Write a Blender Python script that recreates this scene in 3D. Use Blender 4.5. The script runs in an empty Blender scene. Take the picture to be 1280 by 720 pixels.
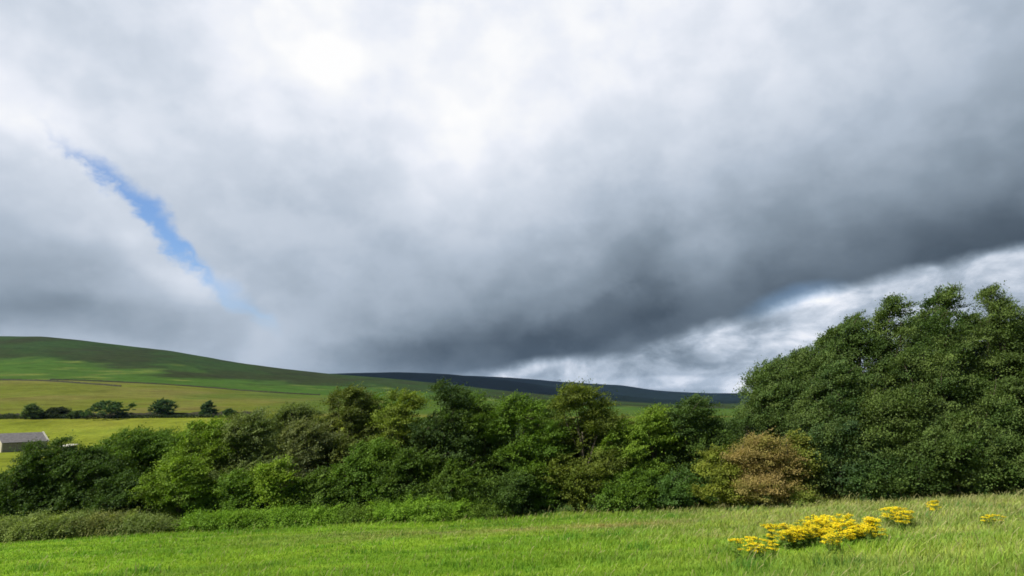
import bpy, math, random
import numpy as np
from mathutils import Vector

scene = bpy.context.scene
COL = scene.collection
R = math.radians

# ------------------------------------------------------------------ camera
EYE = 1.7
PITCH = math.atan(140 / 853.0)
cam_d = bpy.data.cameras.new('camera')
cam_d.sensor_width = 36.0
cam_d.lens = 853.0 / 1280 * 36.0
cam_d.clip_start, cam_d.clip_end = 0.1, 30000
cam = bpy.data.objects.new('camera', cam_d)
COL.objects.link(cam)
cam.location = (0, 0, EYE)
cam.rotation_euler = (math.pi / 2 + PITCH, 0, 0)
scene.camera = cam
scene.view_settings.view_transform = 'Standard'
scene.view_settings.look = 'None'
EXPOSURE = 0.5
scene.view_settings.exposure = EXPOSURE
scene.view_settings.gamma = 1.0
scene.cycles.use_denoising = True
scene.cycles.max_bounces = 6
scene.cycles.transparent_max_bounces = 8
scene.cycles.filter_width = 1.7

SUN_EL = R(46)
SUN_AZ = math.atan2(-0.88, -0.40)       # direction towards the sun, measured from +Y towards +X
SUN_STRENGTH = 5.0
SKY_STRENGTH = 0.1
sdir = Vector((math.sin(SUN_AZ) * math.cos(SUN_EL), math.cos(SUN_AZ) * math.cos(SUN_EL), math.sin(SUN_EL)))
sun_d = bpy.data.lights.new('sun', 'SUN')
sun_d.energy = SUN_STRENGTH
sun_d.angle = R(0.5)
sun_d.color = (1.0, 0.95, 0.86)
sun = bpy.data.objects.new('sun', sun_d)
COL.objects.link(sun)
sun.rotation_euler = sdir.to_track_quat('Z', 'Y').to_euler()
sun.location = (0, 0, 60)


def ray(px, py):
    """view direction of a point of the 1280x720 frame, per metre of depth: (x/y, z/y)"""
    cx, cy = (px - 640) / 853.0, (360 - py) / 853.0
    fy = math.cos(PITCH) - cy * math.sin(PITCH)
    return cx / fy, (math.sin(PITCH) + cy * math.cos(PITCH)) / fy


def az_el(px, py):
    tx, tz = ray(px, py)
    return math.atan2(tx, 1), math.atan2(tz, math.hypot(tx, 1))


def s2l(c):
    c = np.asarray(c, float)
    return np.where(c <= 0.04045, c / 12.92, ((c + 0.055) / 1.055) ** 2.4)


# ------------------------------------------------------------------ sky
class NT:
    def __init__(self, tree):
        self.t = tree
        self.n = tree.nodes
        self.l = tree.links

    def new(self, typ, **kw):
        n = self.n.new(typ)
        for k, v in kw.items():
            setattr(n, k, v)
        return n

    def put(self, sock, v):
        if hasattr(v, 'is_output') or isinstance(v, bpy.types.NodeSocket):
            self.l.new(v, sock)
        else:
            sock.default_value = v

    def m(self, op, a, b=None, c=None, clamp=False):
        n = self.new('ShaderNodeMath', operation=op, use_clamp=clamp)
        self.put(n.inputs[0], a)
        if b is not None:
            self.put(n.inputs[1], b)
        if c is not None:
            self.put(n.inputs[2], c)
        return n.outputs[0]

    def v(self, op, a, b=None, out=0, scale=None):
        n = self.new('ShaderNodeVectorMath', operation=op)
        self.put(n.inputs[0], a)
        if b is not None:
            self.put(n.inputs[1], b)
        if scale is not None:
            self.put(n.inputs['Scale'], scale)
        return n.outputs[out]

    def rng(self, x, a, b, c=0.0, d=1.0, smooth=False):
        n = self.new('ShaderNodeMapRange')
        n.clamp = True
        if smooth:
            n.interpolation_type = 'SMOOTHSTEP'
        for i, q in enumerate((x, a, b, c, d)):
            self.put(n.inputs[i], q)
        return n.outputs[0]

    def xyz(self, x, y, z):
        n = self.new('ShaderNodeCombineXYZ')
        for i, q in enumerate((x, y, z)):
            self.put(n.inputs[i], q)
        return n.outputs[0]

    def noise(self, vec, scale, detail=5, rough=0.55, dist=0.0):
        n = self.new('ShaderNodeTexNoise')
        self.put(n.inputs['Vector'], vec)
        n.inputs['Scale'].default_value = scale
        n.inputs['Detail'].default_value = detail
        n.inputs['Roughness'].default_value = rough
        n.inputs['Distortion'].default_value = dist
        return n.outputs[0], n.outputs[1]

    def ramp(self, fac, stops, interp='LINEAR', alpha=False):
        n = self.new('ShaderNodeValToRGB')
        self.put(n.inputs[0], fac)
        e = n.color_ramp.elements
        n.color_ramp.interpolation = interp
        while len(e) < len(stops):
            e.new(0.5)
        for i, (p, c) in enumerate(stops):
            e[i].position = p
        for i, (p, c) in enumerate(stops):
            if np.isscalar(c):
                c = (c, c, c)
            e[i].color = (*c, 1.0)
        return n.outputs[0]

    def mix(self, f, a, b):
        n = self.new('ShaderNodeMix', data_type='RGBA')
        self.put(n.inputs[0], f)
        for s, q in ((n.inputs[6], a), (n.inputs[7], b)):
            if isinstance(q, tuple) and len(q) == 3:
                q = (*q, 1)
            self.put(s, q)
        return n.outputs[2]

    def mixf(self, f, a, b):
        n = self.new('ShaderNodeMix', data_type='FLOAT')
        self.put(n.inputs[0], f)
        self.put(n.inputs[2], a)
        self.put(n.inputs[3], b)
        return n.outputs[0]


CX = [0, 80, 160, 240, 320, 400, 480, 560, 640, 720, 800, 880, 960, 1040, 1120, 1200, 1280]
CY = [0, 50, 100, 150, 200, 250, 300, 350, 400, 430, 460, 490]
CLOUD = np.array([
    [220, 220, 221, 226, 236, 243, 238, 238, 242, 242, 240, 236, 228, 216, 207, 199, 188],
    [222, 216, 219, 226, 240, 247, 241, 243, 243, 240, 238, 237, 229, 216, 207, 198, 184],
    [236, 220, 217, 222, 238, 246, 238, 243, 243, 237, 234, 229, 221, 208, 199, 189, 174],
    [240, 236, 219, 217, 228, 234, 235, 241, 239, 232, 224, 216, 207, 196, 184, 172, 158],
    [214, 220, 224, 216, 213, 216, 228, 236, 232, 221, 210, 200, 190, 178, 168, 156, 140],
    [202, 206, 213, 210, 199, 198, 210, 222, 215, 202, 192, 181, 170, 160, 147, 132, 112],
    [190, 196, 204, 208, 200, 191, 190, 195, 192, 176, 166, 156, 144, 130, 113, 98, 84],
    [160, 172, 190, 204, 193, 184, 181, 172, 160, 143, 134, 126, 106, 98, 92, 88, 84],
    [150, 154, 164, 172, 186, 180, 164, 148, 138, 118, 104, 100, 98, 94, 90, 88, 84],
    [182, 186, 182, 178, 190, 178, 146, 124, 112, 106, 102, 98, 98, 94, 90, 88, 84],
    [198, 202, 206, 200, 184, 170, 140, 116, 106, 102, 102, 98, 98, 94, 90, 88, 84],
    [202, 204, 206, 200, 190, 176, 150, 130, 115, 106, 102, 98, 98, 94, 90, 88, 84]]) / 255.0


def grid_at(az, el):
    d = (math.sin(az) * math.cos(el), math.cos(az) * math.cos(el), math.sin(el))
    depth = d[1] * math.cos(PITCH) + d[2] * math.sin(PITCH)
    up = -d[1] * math.sin(PITCH) + d[2] * math.cos(PITCH)
    px, py = 640 + 853 * d[0] / depth, 360 - 853 * up / depth
    px = min(max(px, 0), 1279.9)
    py = min(max(py, 0), 489.9)
    i = max(k for k in range(len(CX)) if CX[k] <= px)
    j = max(k for k in range(len(CY)) if CY[k] <= py)
    fx = (px - CX[i]) / (CX[i + 1] - CX[i])
    fy = (py - CY[j]) / (CY[j + 1] - CY[j])
    a = CLOUD[j, i] * (1 - fx) + CLOUD[j, i + 1] * fx
    b = CLOUD[j + 1, i] * (1 - fx) + CLOUD[j + 1, i + 1] * fx
    return a * (1 - fy) + b * fy


def build_sky():
    w = bpy.data.worlds.new('World')
    scene.world = w
    w.use_nodes = True
    t = w.node_tree
    for n in list(t.nodes):
        t.nodes.remove(n)
    N = NT(t)
    out = N.new('ShaderNodeOutputWorld')
    bg = N.new('ShaderNodeBackground')
    bg.inputs['Strength'].default_value = SKY_STRENGTH
    N.l.new(bg.outputs[0], out.inputs[0])
    sky = N.new('ShaderNodeTexSky')
    sky.sky_type = 'NISHITA'
    sky.sun_disc = False
    sky.dust_density = 0.3
    sky.sun_elevation = SUN_EL
    sky.sun_rotation = SUN_AZ % (2 * math.pi)
    tc = N.new('ShaderNodeTexCoord')
    d = tc.outputs['Generated']
    sep = N.new('ShaderNodeSeparateXYZ')
    N.l.new(d, sep.inputs[0])
    x, y, z = sep.outputs
    az = N.m('ARCTAN2', x, y)
    el = N.m('ARCSINE', z)
    zz = N.m('ADD', N.m('MAXIMUM', z, 0.0), 0.16)
    P = N.xyz(N.m('DIVIDE', x, zz), N.m('DIVIDE', y, zz), 0.37)
    n1f, n1c = N.noise(P, 1.1, 7, 0.52, 0.0)
    A = N.xyz(N.m('MULTIPLY', az, 1.0), N.m('MULTIPLY', el, 1.25), 0.2)
    n2f, n2c = N.noise(A, 7.0, 7, 0.52, 0.0)
    n3f, n3c = N.noise(A, 26.0, 5, 0.6, 0.2)
    c1 = N.new('ShaderNodeSeparateColor'); N.l.new(n1c, c1.inputs[0])
    c2 = N.new('ShaderNodeSeparateColor'); N.l.new(n2c, c2.inputs[0])

    def cen(s, k):
        return N.m('MULTIPLY', N.m('SUBTRACT', s, 0.5), k)
    az1 = N.m('ADD', az, N.m('ADD', cen(c1.outputs[0], 0.10), cen(c2.outputs[0], 0.06)))
    el1 = N.m('ADD', el, N.m('ADD', cen(c1.outputs[1], 0.07), cen(c2.outputs[1], 0.045)))
    u = N.m('ADD', N.m('DIVIDE', az1, 2 * math.pi), 0.5)

    def pos(a):
        return a / (2 * math.pi) + 0.5
    azs = np.linspace(R(-39), R(39), 22)
    rows = [R(e) for e in (0, 2, 4, 6.5, 9, 12, 15, 18.5, 22, 26, 30, 34)]
    L = None
    for k, e in enumerate(rows):
        st = [(0.0, 0.56)] + [(pos(R(-75)), 0.70)] + [(pos(a), float(grid_at(a, e))) for a in azs] + [(pos(R(75)), 0.55), (1.0, 0.56)]  # unseen cloud behind the camera is darkened to cut ambient light
        r = N.ramp(u, st)
        if L is None:
            L = r
        else:
            L = N.mixf(N.rng(el1, rows[k - 1], e), L, r)
    L = N.mixf(N.rng(el1, R(35), R(58), smooth=True), L, 0.58)  # overhead cloud out of frame, set dark to deepen the shadows
    # broken detail of the deck
    L = N.m('ADD', L, cen(n1f, 0.06))
    L = N.m('ADD', L, cen(n2f, 0.125))
    L = N.m('ADD', L, cen(n3f, 0.035))
    # soft lobes within the deck, and bright billows with a firm edge
    n6f, n6c = N.noise(A, 12.0, 6, 0.5, 0.0)
    L = N.m('ADD', L, N.rng(n6f, 0.34, 0.66, -0.024, 0.024, smooth=True))

    def billow(px, py, rx, ry, amt, rot=0.0, wob=0.7, edge=0.35):
        a0, e0 = az_el(px, py)
        da = N.m('SUBTRACT', az, a0); de = N.m('SUBTRACT', el, e0)
        c, s_ = math.cos(rot), math.sin(rot)
        p = N.m('MULTIPLY', N.m('ADD', N.m('MULTIPLY', da, c), N.m('MULTIPLY', de, s_)), 853.0 / rx)
        q = N.m('MULTIPLY', N.m('SUBTRACT', N.m('MULTIPLY', de, c), N.m('MULTIPLY', da, s_)), 853.0 / ry)
        r = N.v('LENGTH', N.xyz(p, q, 0.0), out=1)
        r = N.m('ADD', r, N.m('ADD', cen(n2f, wob * 2.2), cen(n3f, wob * 0.9)))
        return N.rng(r, 1.0 + edge, 1.0 - edge, 0.0, amt, smooth=True)
    for bl in ((388, 40, 62, 36, 0.03, -0.5, 1.1, 0.4), (25, 125, 70, 26, 0.035, -0.6, 1.0), (345, 25, 22, 26, 0.02, 0.0, 1.0), (420, 75, 40, 20, 0.02, 0.0, 1.0), (560, 200, 55, 120, 0.035, 0.0, 0.7, 0.7),
               (255, 372, 60, 26, 0.035, -0.55, 0.9, 0.5), (338, 428, 40, 22, 0.025, 0.6, 1.0, 0.6), (210, 330, 60, 22, 0.035, -0.6, 0.9, 0.5), (120, 265, 60, 35, 0.03, -0.4),
               (770, 275, 45, 60, -0.025, 0.6, 1.0, 0.6), (820, 330, 60, 40, -0.03, 0.4, 1.0, 0.6), (600, 430, 110, 30, -0.06, 0.0, 0.6, 0.6), (760, 395, 80, 30, -0.05, 0.3), (470, 440, 70, 20, -0.05),
               (880, 320, 55, 30, 0.04, 0.5), (690, 340, 60, 25, 0.035, 0.2), (90, 395, 130, 20, -0.04, 0.0, 0.5, 0.6)):
        L = N.m('ADD', L, billow(*bl))
    # lower, brighter cloud under the dark shelf
    EDGE = [(-400, 560), (380, 520), (480, 483), (540, 473), (590, 466), (625, 459), (660, 446), (720, 440), (780, 432), (840, 415), (900, 397), (960, 378),
            (1040, 356), (1120, 339), (1200, 323), (1280, 306), (1400, 280)]
    st = [(0.0, 0.3)] + [(pos(az_el(*p)[0]), az_el(*p)[1] / 0.6 + 0.3) for p in EDGE] + [(pos(R(70)), 0.55), (1.0, 0.3)]
    az2 = N.m('ADD', az, cen(c2.outputs[0], 0.07))
    u2 = N.m('ADD', N.m('DIVIDE', az2, 2 * math.pi), 0.5)
    edge = N.m('MULTIPLY', N.m('SUBTRACT', N.ramp(u2, st), 0.3), 0.6)
    el2 = N.m('ADD', el, N.m('ADD', cen(c2.outputs[1], 0.035), cen(n3f, 0.014)))
    mask = N.rng(N.m('SUBTRACT', edge, el2), -0.006, 0.017, smooth=True)
    LOW = [(400, .72), (560, .74), (640, .75), (720, .70), (800, .66), (860, .67), (900, .76), (950, .71), (1000, .80), (1100, .76), (1280, .74)]
    st = [(0.0, 0.75)] + [(pos(az_el(p, 440)[0]), v) for p, v in LOW] + [(1.0, 0.75)]
    low = N.ramp(u2, st)
    B = N.xyz(N.m('MULTIPLY', az, 1.0), N.m('MULTIPLY', el, 1.8), 3.1)
    n4f, n4c = N.noise(B, 11.0, 8, 0.6, 0.5)
    n5f, n5c = N.noise(B, 30.0, 6, 0.62, 0.6)
    low = N.m('ADD', low, N.rng(n4f, 0.34, 0.66, -0.10, 0.11, smooth=True))
    low = N.m('ADD', low, cen(n5f, 0.16))
    for bl in ((905, 432, 34, 16, 0.10, 0.4, 0.8, 0.2), (1005, 402, 55, 22, 0.07, 0.3, 0.8, 0.25), (655, 456, 46, 12, 0.09, 0.2, 0.7, 0.3), (1230, 338, 80, 14, 0.05, 0.2),
               (950, 416, 40, 13, -0.08, 0.2), (835, 452, 70, 16, -0.05, 0.0, 0.8, 0.4), (860, 478, 110, 7, 0.10, 0.0, 0.6, 0.4), (1030, 365, 50, 12, 0.07, 0.3, 0.8, 0.25), (740, 455, 50, 14, 0.05)):
        low = N.m('ADD', low, billow(*bl))
    low = N.m('ADD', low, N.rng(el, 0.0, 0.035, 0.06, 0.0))
    L = N.mixf(mask, L, low)
    # pale streak right above the moor on the left
    L = N.m('ADD', L, 0.0, clamp=True)

    def sc(r, g, b):
        return tuple(float(q) for q in s2l(np.array((r, g, b)) / 255.0))
    colr = N.ramp(L, [(0.0, sc(58, 70, 82)), (0.33, sc(72, 84, 96)), (0.45, sc(102, 115, 128)), (0.6, sc(139, 153, 167)), (0.75, sc(179, 191, 206)),
                      (0.86, sc(212, 220, 232)), (0.93, sc(235, 239, 248)), (1.0, sc(255, 255, 255))])
    cloud = N.v('SCALE', colr, scale=1.0 / SKY_STRENGTH / 2 ** EXPOSURE)
    # gap of blue sky
    SLOT = [(48, 172, 0), (70, 184, 5), (100, 203, 11), (130, 222, 14), (160, 240, 20), (180, 262, 32), (200, 286, 38), (218, 306, 30), (240, 332, 16),
            (265, 355, 14), (290, 374, 30), (325, 392, 12), (350, 410, 0)]
    st = [(0.0, (0.5, 0, 0)), (pos(az_el(30, 165)[0]), (0.6, 0, 0))]
    for px, py, h in SLOT:
        a, e = az_el(px + 9, py + 4)
        amp = 1.0 if px < 245 else (0.45 if px < 340 else 0.0)
        if px < 60: amp = 0.0
        st.append((pos(a), (e / 0.6, h / 853.0 * 10, amp)))
    st.append((1.0, (0.5, 0, 0)))
    az3 = N.m('ADD', az, N.m('ADD', cen(c2.outputs[2], 0.016), cen(n3f, 0.022)))
    u3 = N.m('ADD', N.m('DIVIDE', az3, 2 * math.pi), 0.5)
    rs = N.ramp(u3, st)
    rsep = N.new('ShaderNodeSeparateColor'); N.l.new(rs, rsep.inputs[0])
    elc = N.m('MULTIPLY', rsep.outputs[0], 0.6)
    hw = N.m('ADD', N.m('MULTIPLY', rsep.outputs[1], 0.072), N.m('ADD', cen(n6f, 0.030), cen(n3f, 0.020)))
    el3 = N.m('ADD', el, N.m('ADD', cen(c2.outputs[0], 0.035), cen(n3f, 0.05)))
    dist = N.m('ABSOLUTE', N.m('SUBTRACT', el3, elc))
    g = N.m('SUBTRACT', hw, dist)
    sm = N.m('MULTIPLY', N.rng(g, -0.010, 0.020, 0.0, 0.96, smooth=True), rsep.outputs[2])
    # second blue-ish thinning under the shelf, right
    a0, e0 = az_el(985, 374)
    dd = N.v('LENGTH', N.xyz(N.m('MULTIPLY', N.m('SUBTRACT', az2, a0), 1.0), N.m('MULTIPLY', N.m('SUBTRACT', el2, N.m('ADD', e0, N.m('MULTIPLY', N.m('SUBTRACT', az2, a0), 0.2))), 4.0), 0.0), out=1)
    sm2 = N.m('MULTIPLY', N.rng(dd, 0.09, 0.02, smooth=True), 0.2)
    sm = N.m('MAXIMUM', sm, sm2)
    skyc = N.v('MULTIPLY', sky.outputs[0], SKY_TINT)
    fin = N.mix(sm, cloud, skyc)
    N.l.new(fin, bg.inputs[0])
    w.cycles.sampling_method = 'MANUAL'
    w.cycles.sample_map_resolution = 1024


SKY_TINT = (0.66, 0.81, 1.04)
build_sky()


# ------------------------------------------------------------------ helpers
def tag(o, label=None, cat=None, group=None, kind=None):
    if label: o['label'] = label
    if cat: o['category'] = cat
    if group: o['group'] = group
    if kind: o['kind'] = kind
    return o


def empty(name, loc=(0, 0, 0), rz=0.0):
    o = bpy.data.objects.new(name, None)
    o.empty_display_size = 0.5
    COL.objects.link(o)
    o.location = loc
    o.rotation_euler = (0, 0, rz)
    return o


def mesh_obj(name, verts, faces, mat, parent=None, col=None, smooth=False, quads=True):
    """verts (n,3) array; faces (m,4) int array (quads) or list of lists; col (n,3) colours"""
    me = bpy.data.meshes.new(name)
    verts = np.ascontiguousarray(verts, dtype=np.float32)
    if isinstance(faces, np.ndarray):
        k = faces.shape[1]
        me.vertices.add(len(verts))
        me.vertices.foreach_set('co', verts.ravel())
        me.loops.add(faces.size)
        me.loops.foreach_set('vertex_index', np.ascontiguousarray(faces, dtype=np.int32).ravel())
        me.polygons.add(len(faces))
        me.polygons.foreach_set('loop_start', np.arange(0, faces.size, k, dtype=np.int32))
        me.update(calc_edges=True)
    else:
        me.from_pydata([tuple(map(float, v)) for v in verts], [], faces)
    if col is not None:
        a = me.attributes.new('tint', 'FLOAT_COLOR', 'POINT')
        c = np.ones((len(verts), 4), np.float32)
        c[:, :3] = col
        a.data.foreach_set('color', c.ravel())
    if smooth:
        me.polygons.foreach_set('use_smooth', np.ones(len(me.polygons), bool))
    me.materials.append(mat)
    me.validate()
    o = bpy.data.objects.new(name, me)
    COL.objects.link(o)
    if parent: o.parent = parent
    return o


def copy_tree(o, parent=None):
    c = o.copy()
    COL.objects.link(c)
    if parent: c.parent = parent
    for ch in list(o.children):
        copy_tree(ch, c)
    return c


def unit(v):
    return v / np.maximum(np.linalg.norm(v, axis=-1, keepdims=True), 1e-9)


def vnoise(x, y, seed=0):
    """smooth value noise in about -1..1"""
    xi, yi = np.floor(x).astype(np.int64), np.floor(y).astype(np.int64)
    fx, fy = x - xi, y - yi
    fx, fy = fx * fx * (3 - 2 * fx), fy * fy * (3 - 2 * fy)

    def h(a, b):
        n = (a * 374761393 + b * 668265263 + seed * 144269504) & 0xffffffff
        n = ((n ^ (n >> 13)) * 1274126177) & 0xffffffff
        return ((n ^ (n >> 16)) & 0xffff) / 32767.5 - 1
    return (h(xi, yi) * (1 - fx) + h(xi + 1, yi) * fx) * (1 - fy) + (h(xi, yi + 1) * (1 - fx) + h(xi + 1, yi + 1) * fx) * fy


def fbm(x, y, o=4, seed=0):
    s, a, t = 0, 1, 0
    for i in range(o):
        s = s + a * vnoise(x, y, seed + i * 7)
        t += a
        a *= 0.5
        x, y = x * 2.03 + 11.3, y * 2.03 + 5.7
    return s / t


# ------------------------------------------------------------------ materials
def mat_leaf(name, transl=0.3, rough=0.55, spec=0.25, detail=None):
    m = bpy.data.materials.new(name)
    m.use_nodes = True
    t = m.node_tree
    for n in list(t.nodes): t.nodes.remove(n)
    N = NT(t)
    out = N.new('ShaderNodeOutputMaterial')
    at = N.new('ShaderNodeAttribute', attribute_name='tint')
    geo = N.new('ShaderNodeNewGeometry')
    nf, nc = N.noise(geo.outputs['Position'], 1.3, 3, 0.6)
    k = N.rng(nf, 0.3, 0.7, 0.8, 1.2)
    c = N.v('SCALE', at.outputs['Color'], scale=k)
    p = N.new('ShaderNodeBsdfPrincipled')
    N.l.new(c, p.inputs['Base Color'])
    p.inputs['Roughness'].default_value = rough
    p.inputs['Specular IOR Level'].default_value = spec
    tr = N.new('ShaderNodeBsdfTranslucent')
    N.l.new(N.v('MULTIPLY', c, (1.15, 1.25, 0.6)), tr.inputs[0])
    mx = N.new('ShaderNodeMixShader')
    mx.inputs[0].default_value = transl
    N.l.new(p.outputs[0], mx.inputs[1])
    N.l.new(tr.outputs[0], mx.inputs[2])
    N.l.new(mx.outputs[0], out.inputs[0])
    return m


def mat_simple(name, col, rough=0.85, vary=0.35, scale=4.0, col2=None, spec=0.2, stretch=(1, 1, 1)):
    m = bpy.data.materials.new(name)
    m.use_nodes = True
    t = m.node_tree
    N = NT(t)
    p = t.nodes['Principled BSDF']
    tc = N.new('ShaderNodeTexCoord')
    v = N.v('MULTIPLY', tc.outputs['Object'], stretch)
    nf, nc = N.noise(v, scale, 6, 0.65)
    a = tuple(q * (1 - vary) for q in col)
    b = tuple(min(1, q * (1 + vary)) for q in (col2 or col))
    c = N.ramp(nf, [(0.3, a), (0.7, b)])
    N.l.new(c, p.inputs['Base Color'])
    p.inputs['Roughness'].default_value = rough
    p.inputs['Specular IOR Level'].default_value = spec
    bm = N.new('ShaderNodeBump')
    bm.inputs['Strength'].default_value = 0.5
    N.l.new(nf, bm.inputs['Height'])
    N.l.new(bm.outputs[0], p.inputs['Normal'])
    return m


M_LEAF = mat_leaf('leaf', 0.3, 0.62, 0.14)
M_GRASS = mat_leaf('grass_blade', 0.3, 0.6, 0.15)
M_BARK = mat_simple('bark', (0.09, 0.075, 0.055), 0.95, 0.45, 6, stretch=(3, 3, 0.6))
M_STEM = mat_simple('green_stem', (0.15, 0.21, 0.05), 0.7, 0.3, 10)
M_STONE = mat_simple('stone_wall', (0.034, 0.033, 0.020), 0.95, 0.5, 2.0)
M_RENDER = mat_simple('pale_gable', (0.42, 0.38, 0.29), 0.9, 0.18, 1.2)
M_BARNSTONE = mat_simple('barn_stone', (0.23, 0.205, 0.165), 0.95, 0.4, 2.5)
M_SLATE = mat_simple('slate', (0.16, 0.148, 0.15), 0.75, 0.35, 1.5, stretch=(1, 1, 4))
M_PALE = mat_simple('pale_sheet', (0.40, 0.385, 0.33), 0.7, 0.25, 2)
M_DARKWOOD = mat_simple('dark_boards', (0.06, 0.052, 0.043), 0.9, 0.3, 3, stretch=(6, 6, 1))


def mat_terrain():
    m = bpy.data.materials.new('terrain')
    m.use_nodes = True
    N = NT(m.node_tree)
    p = m.node_tree.nodes['Principled BSDF']
    at = N.new('ShaderNodeAttribute', attribute_name='tint')
    geo = N.new('ShaderNodeNewGeometry')
    pos = geo.outputs['Position']
    n1, _ = N.noise(N.v('MULTIPLY', pos, (1, 1, 1)), 0.9, 6, 0.65)
    n2, _ = N.noise(N.v('MULTIPLY', pos, (1, 1, 3)), 0.03, 7, 0.68)
    n3, _ = N.noise(N.v('MULTIPLY', pos, (1, 1, 3)), 0.011, 7, 0.62, 0.4)
    sp = N.new('ShaderNodeSeparateXYZ'); N.l.new(pos, sp.inputs[0])
    farm = N.rng(sp.outputs[1], 100, 250)
    n4, _ = N.noise(pos, 0.13, 4, 0.7)
    k = N.m('MULTIPLY', N.m('MULTIPLY', N.rng(n1, 0.25, 0.75, 0.72, 1.28), N.rng(n2, 0.3, 0.7, 0.66, 1.34)), N.rng(n4, 0.3, 0.7, 0.8, 1.2))
    base = N.v('SCALE', at.outputs['Color'], scale=k)
    # patches of rush, bracken and bleached grass on the far slopes
    dry = N.v('MULTIPLY', base, (1.07, 0.95, 1.2))
    base = N.mix(N.m('MULTIPLY', N.rng(n3, 0.48, 0.64, smooth=True), N.m('MULTIPLY', farm, 0.8)), base, dry)
    rush = N.v('MULTIPLY', base, (0.55, 0.66, 0.7))
    base = N.mix(N.m('MULTIPLY', N.rng(n2, 0.53, 0.68, smooth=True), N.m('MULTIPLY', farm, 0.75)), base, rush)
    N.l.new(base, p.inputs['Base Color'])
    p.inputs['Roughness'].default_value = 1.0
    p.inputs['Specular IOR Level'].default_value = 0.0
    bm = N.new('ShaderNodeBump')
    bm.inputs['Strength'].default_value = 0.6
    bm.inputs['Distance'].default_value = 0.3
    N.l.new(n1, bm.inputs['Height'])
    N.l.new(bm.outputs[0], p.inputs['Normal'])
    return m


M_TERRAIN = mat_terrain()

# ------------------------------------------------------------------ terrain
FAR_PX = np.array([-900, -300, 0, 50, 100, 150, 200, 250, 300, 350, 400, 450, 500, 560, 620, 680, 720, 780, 820, 860, 925, 1100, 1280, 1700, 2300], float)
SKY_NEAR = {-900: 440, -300: 425, 0: 420, 50: 421, 100: 426, 150: 432, 200: 438, 250: 446, 300: 455, 350: 461, 400: 467, 450: 471, 500: 475, 560: 481,
            620: 487, 680: 493, 720: 497, 780: 502, 820: 504, 860: 505, 925: 505, 1100: 503, 1280: 500, 1700: 490, 2300: 480}
SKY_MID = {-900: 470, -300: 460, 0: 455, 50: 455, 100: 457, 150: 460, 200: 462, 250: 464, 300: 466, 350: 467, 400: 467.5, 450: 466.5, 500: 465.5, 560: 468,
           620: 474, 680: 482, 720: 488, 780: 495, 820: 499, 860: 500, 925: 501, 1100: 499, 1280: 496, 1700: 487, 2300: 480}
SKY_FAR = {-900: 480, -300: 475, 0: 474, 50: 474, 100: 474, 150: 474, 200: 474, 250: 474, 300: 474, 350: 473, 400: 472, 450: 470, 500: 469, 560: 469,
           620: 471, 680: 475.5, 720: 478.5, 780: 482, 820: 488, 860: 490.5, 925: 493, 1100: 493, 1280: 492, 1700: 486, 2300: 480}
SKY_LAST = {p: 491.5 for p in SKY_FAR}


def colv(d):
    return np.array([d[int(p)] for p in FAR_PX], float)


skyN, skyM, skyF, skyL = colv(SKY_NEAR), colv(SKY_MID), colv(SKY_FAR), colv(SKY_LAST)
K = 508.0


def lerp(a, b, f):
    return a * (1 - f) + b * f


NEAR_LOW = np.interp(FAR_PX, [-900, 0, 300, 700, 1280, 2300], [640, 640, 630, 610, 596, 590])
V150 = np.interp(FAR_PX, [-900, 0, 300, 700, 1280, 2300], [585, 584, 580, 568, 556, 550])
V190 = np.interp(FAR_PX, [-900, 0, 300, 700, 1280, 2300], [566, 566, 563, 552, 540, 535])
V260 = np.interp(FAR_PX, [-900, 0, 300, 700, 1280, 2300], [525, 524, 522, 524, 520, 518])
Y_ROWS = [(90, NEAR_LOW), (150, V150), (190, V190), (262, V260), (420, lerp(V260, skyN, 0.24)), (700, lerp(V260, skyN, 0.5)),
          (1000, lerp(V260, skyN, 0.69)), (1300, lerp(V260, skyN, 0.9)), (1550, skyN), (1900, skyN + 6), (2400, np.minimum(skyM + 2, skyN + 14)), (2800, skyM), (3200, skyM + 3),
          (3900, skyF), (4500, skyF + 3), (5300, skyL), (6500, skyL + 5)]
ROWY = np.array([r[0] for r in Y_ROWS], float)
col_t = np.array([ray(p, 495)[0] for p in FAR_PX])
ROW_S = []
for yv, pys in Y_ROWS:
    ROW_S.append([ray(640, q)[1] for q in pys])     # slope z/y depends on the row of the frame only
ROW_S = np.array(ROW_S)
# smooth dense resampling across columns
TD = np.linspace(-3.0, 3.0, 1201)
DEN = []
ker = np.hanning(11); ker /= ker.sum()
for r in ROW_S:
    v = np.interp(TD, col_t, r)
    v = np.convolve(np.pad(v, 5, mode='edge'), ker, mode='valid')
    DEN.append(v)
DEN = np.array(DEN)


def z_near(x, y):
    return -0.131 * y + 0.040 * x + 0.00012 * x * np.abs(x) + 0.05 * fbm(x * 0.35, y * 0.35, 3, 5) + 0.12 * fbm(x * 0.07, y * 0.07, 2, 9) - 0.0005 * np.maximum(y - 30, 0) ** 2 * 0


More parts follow.
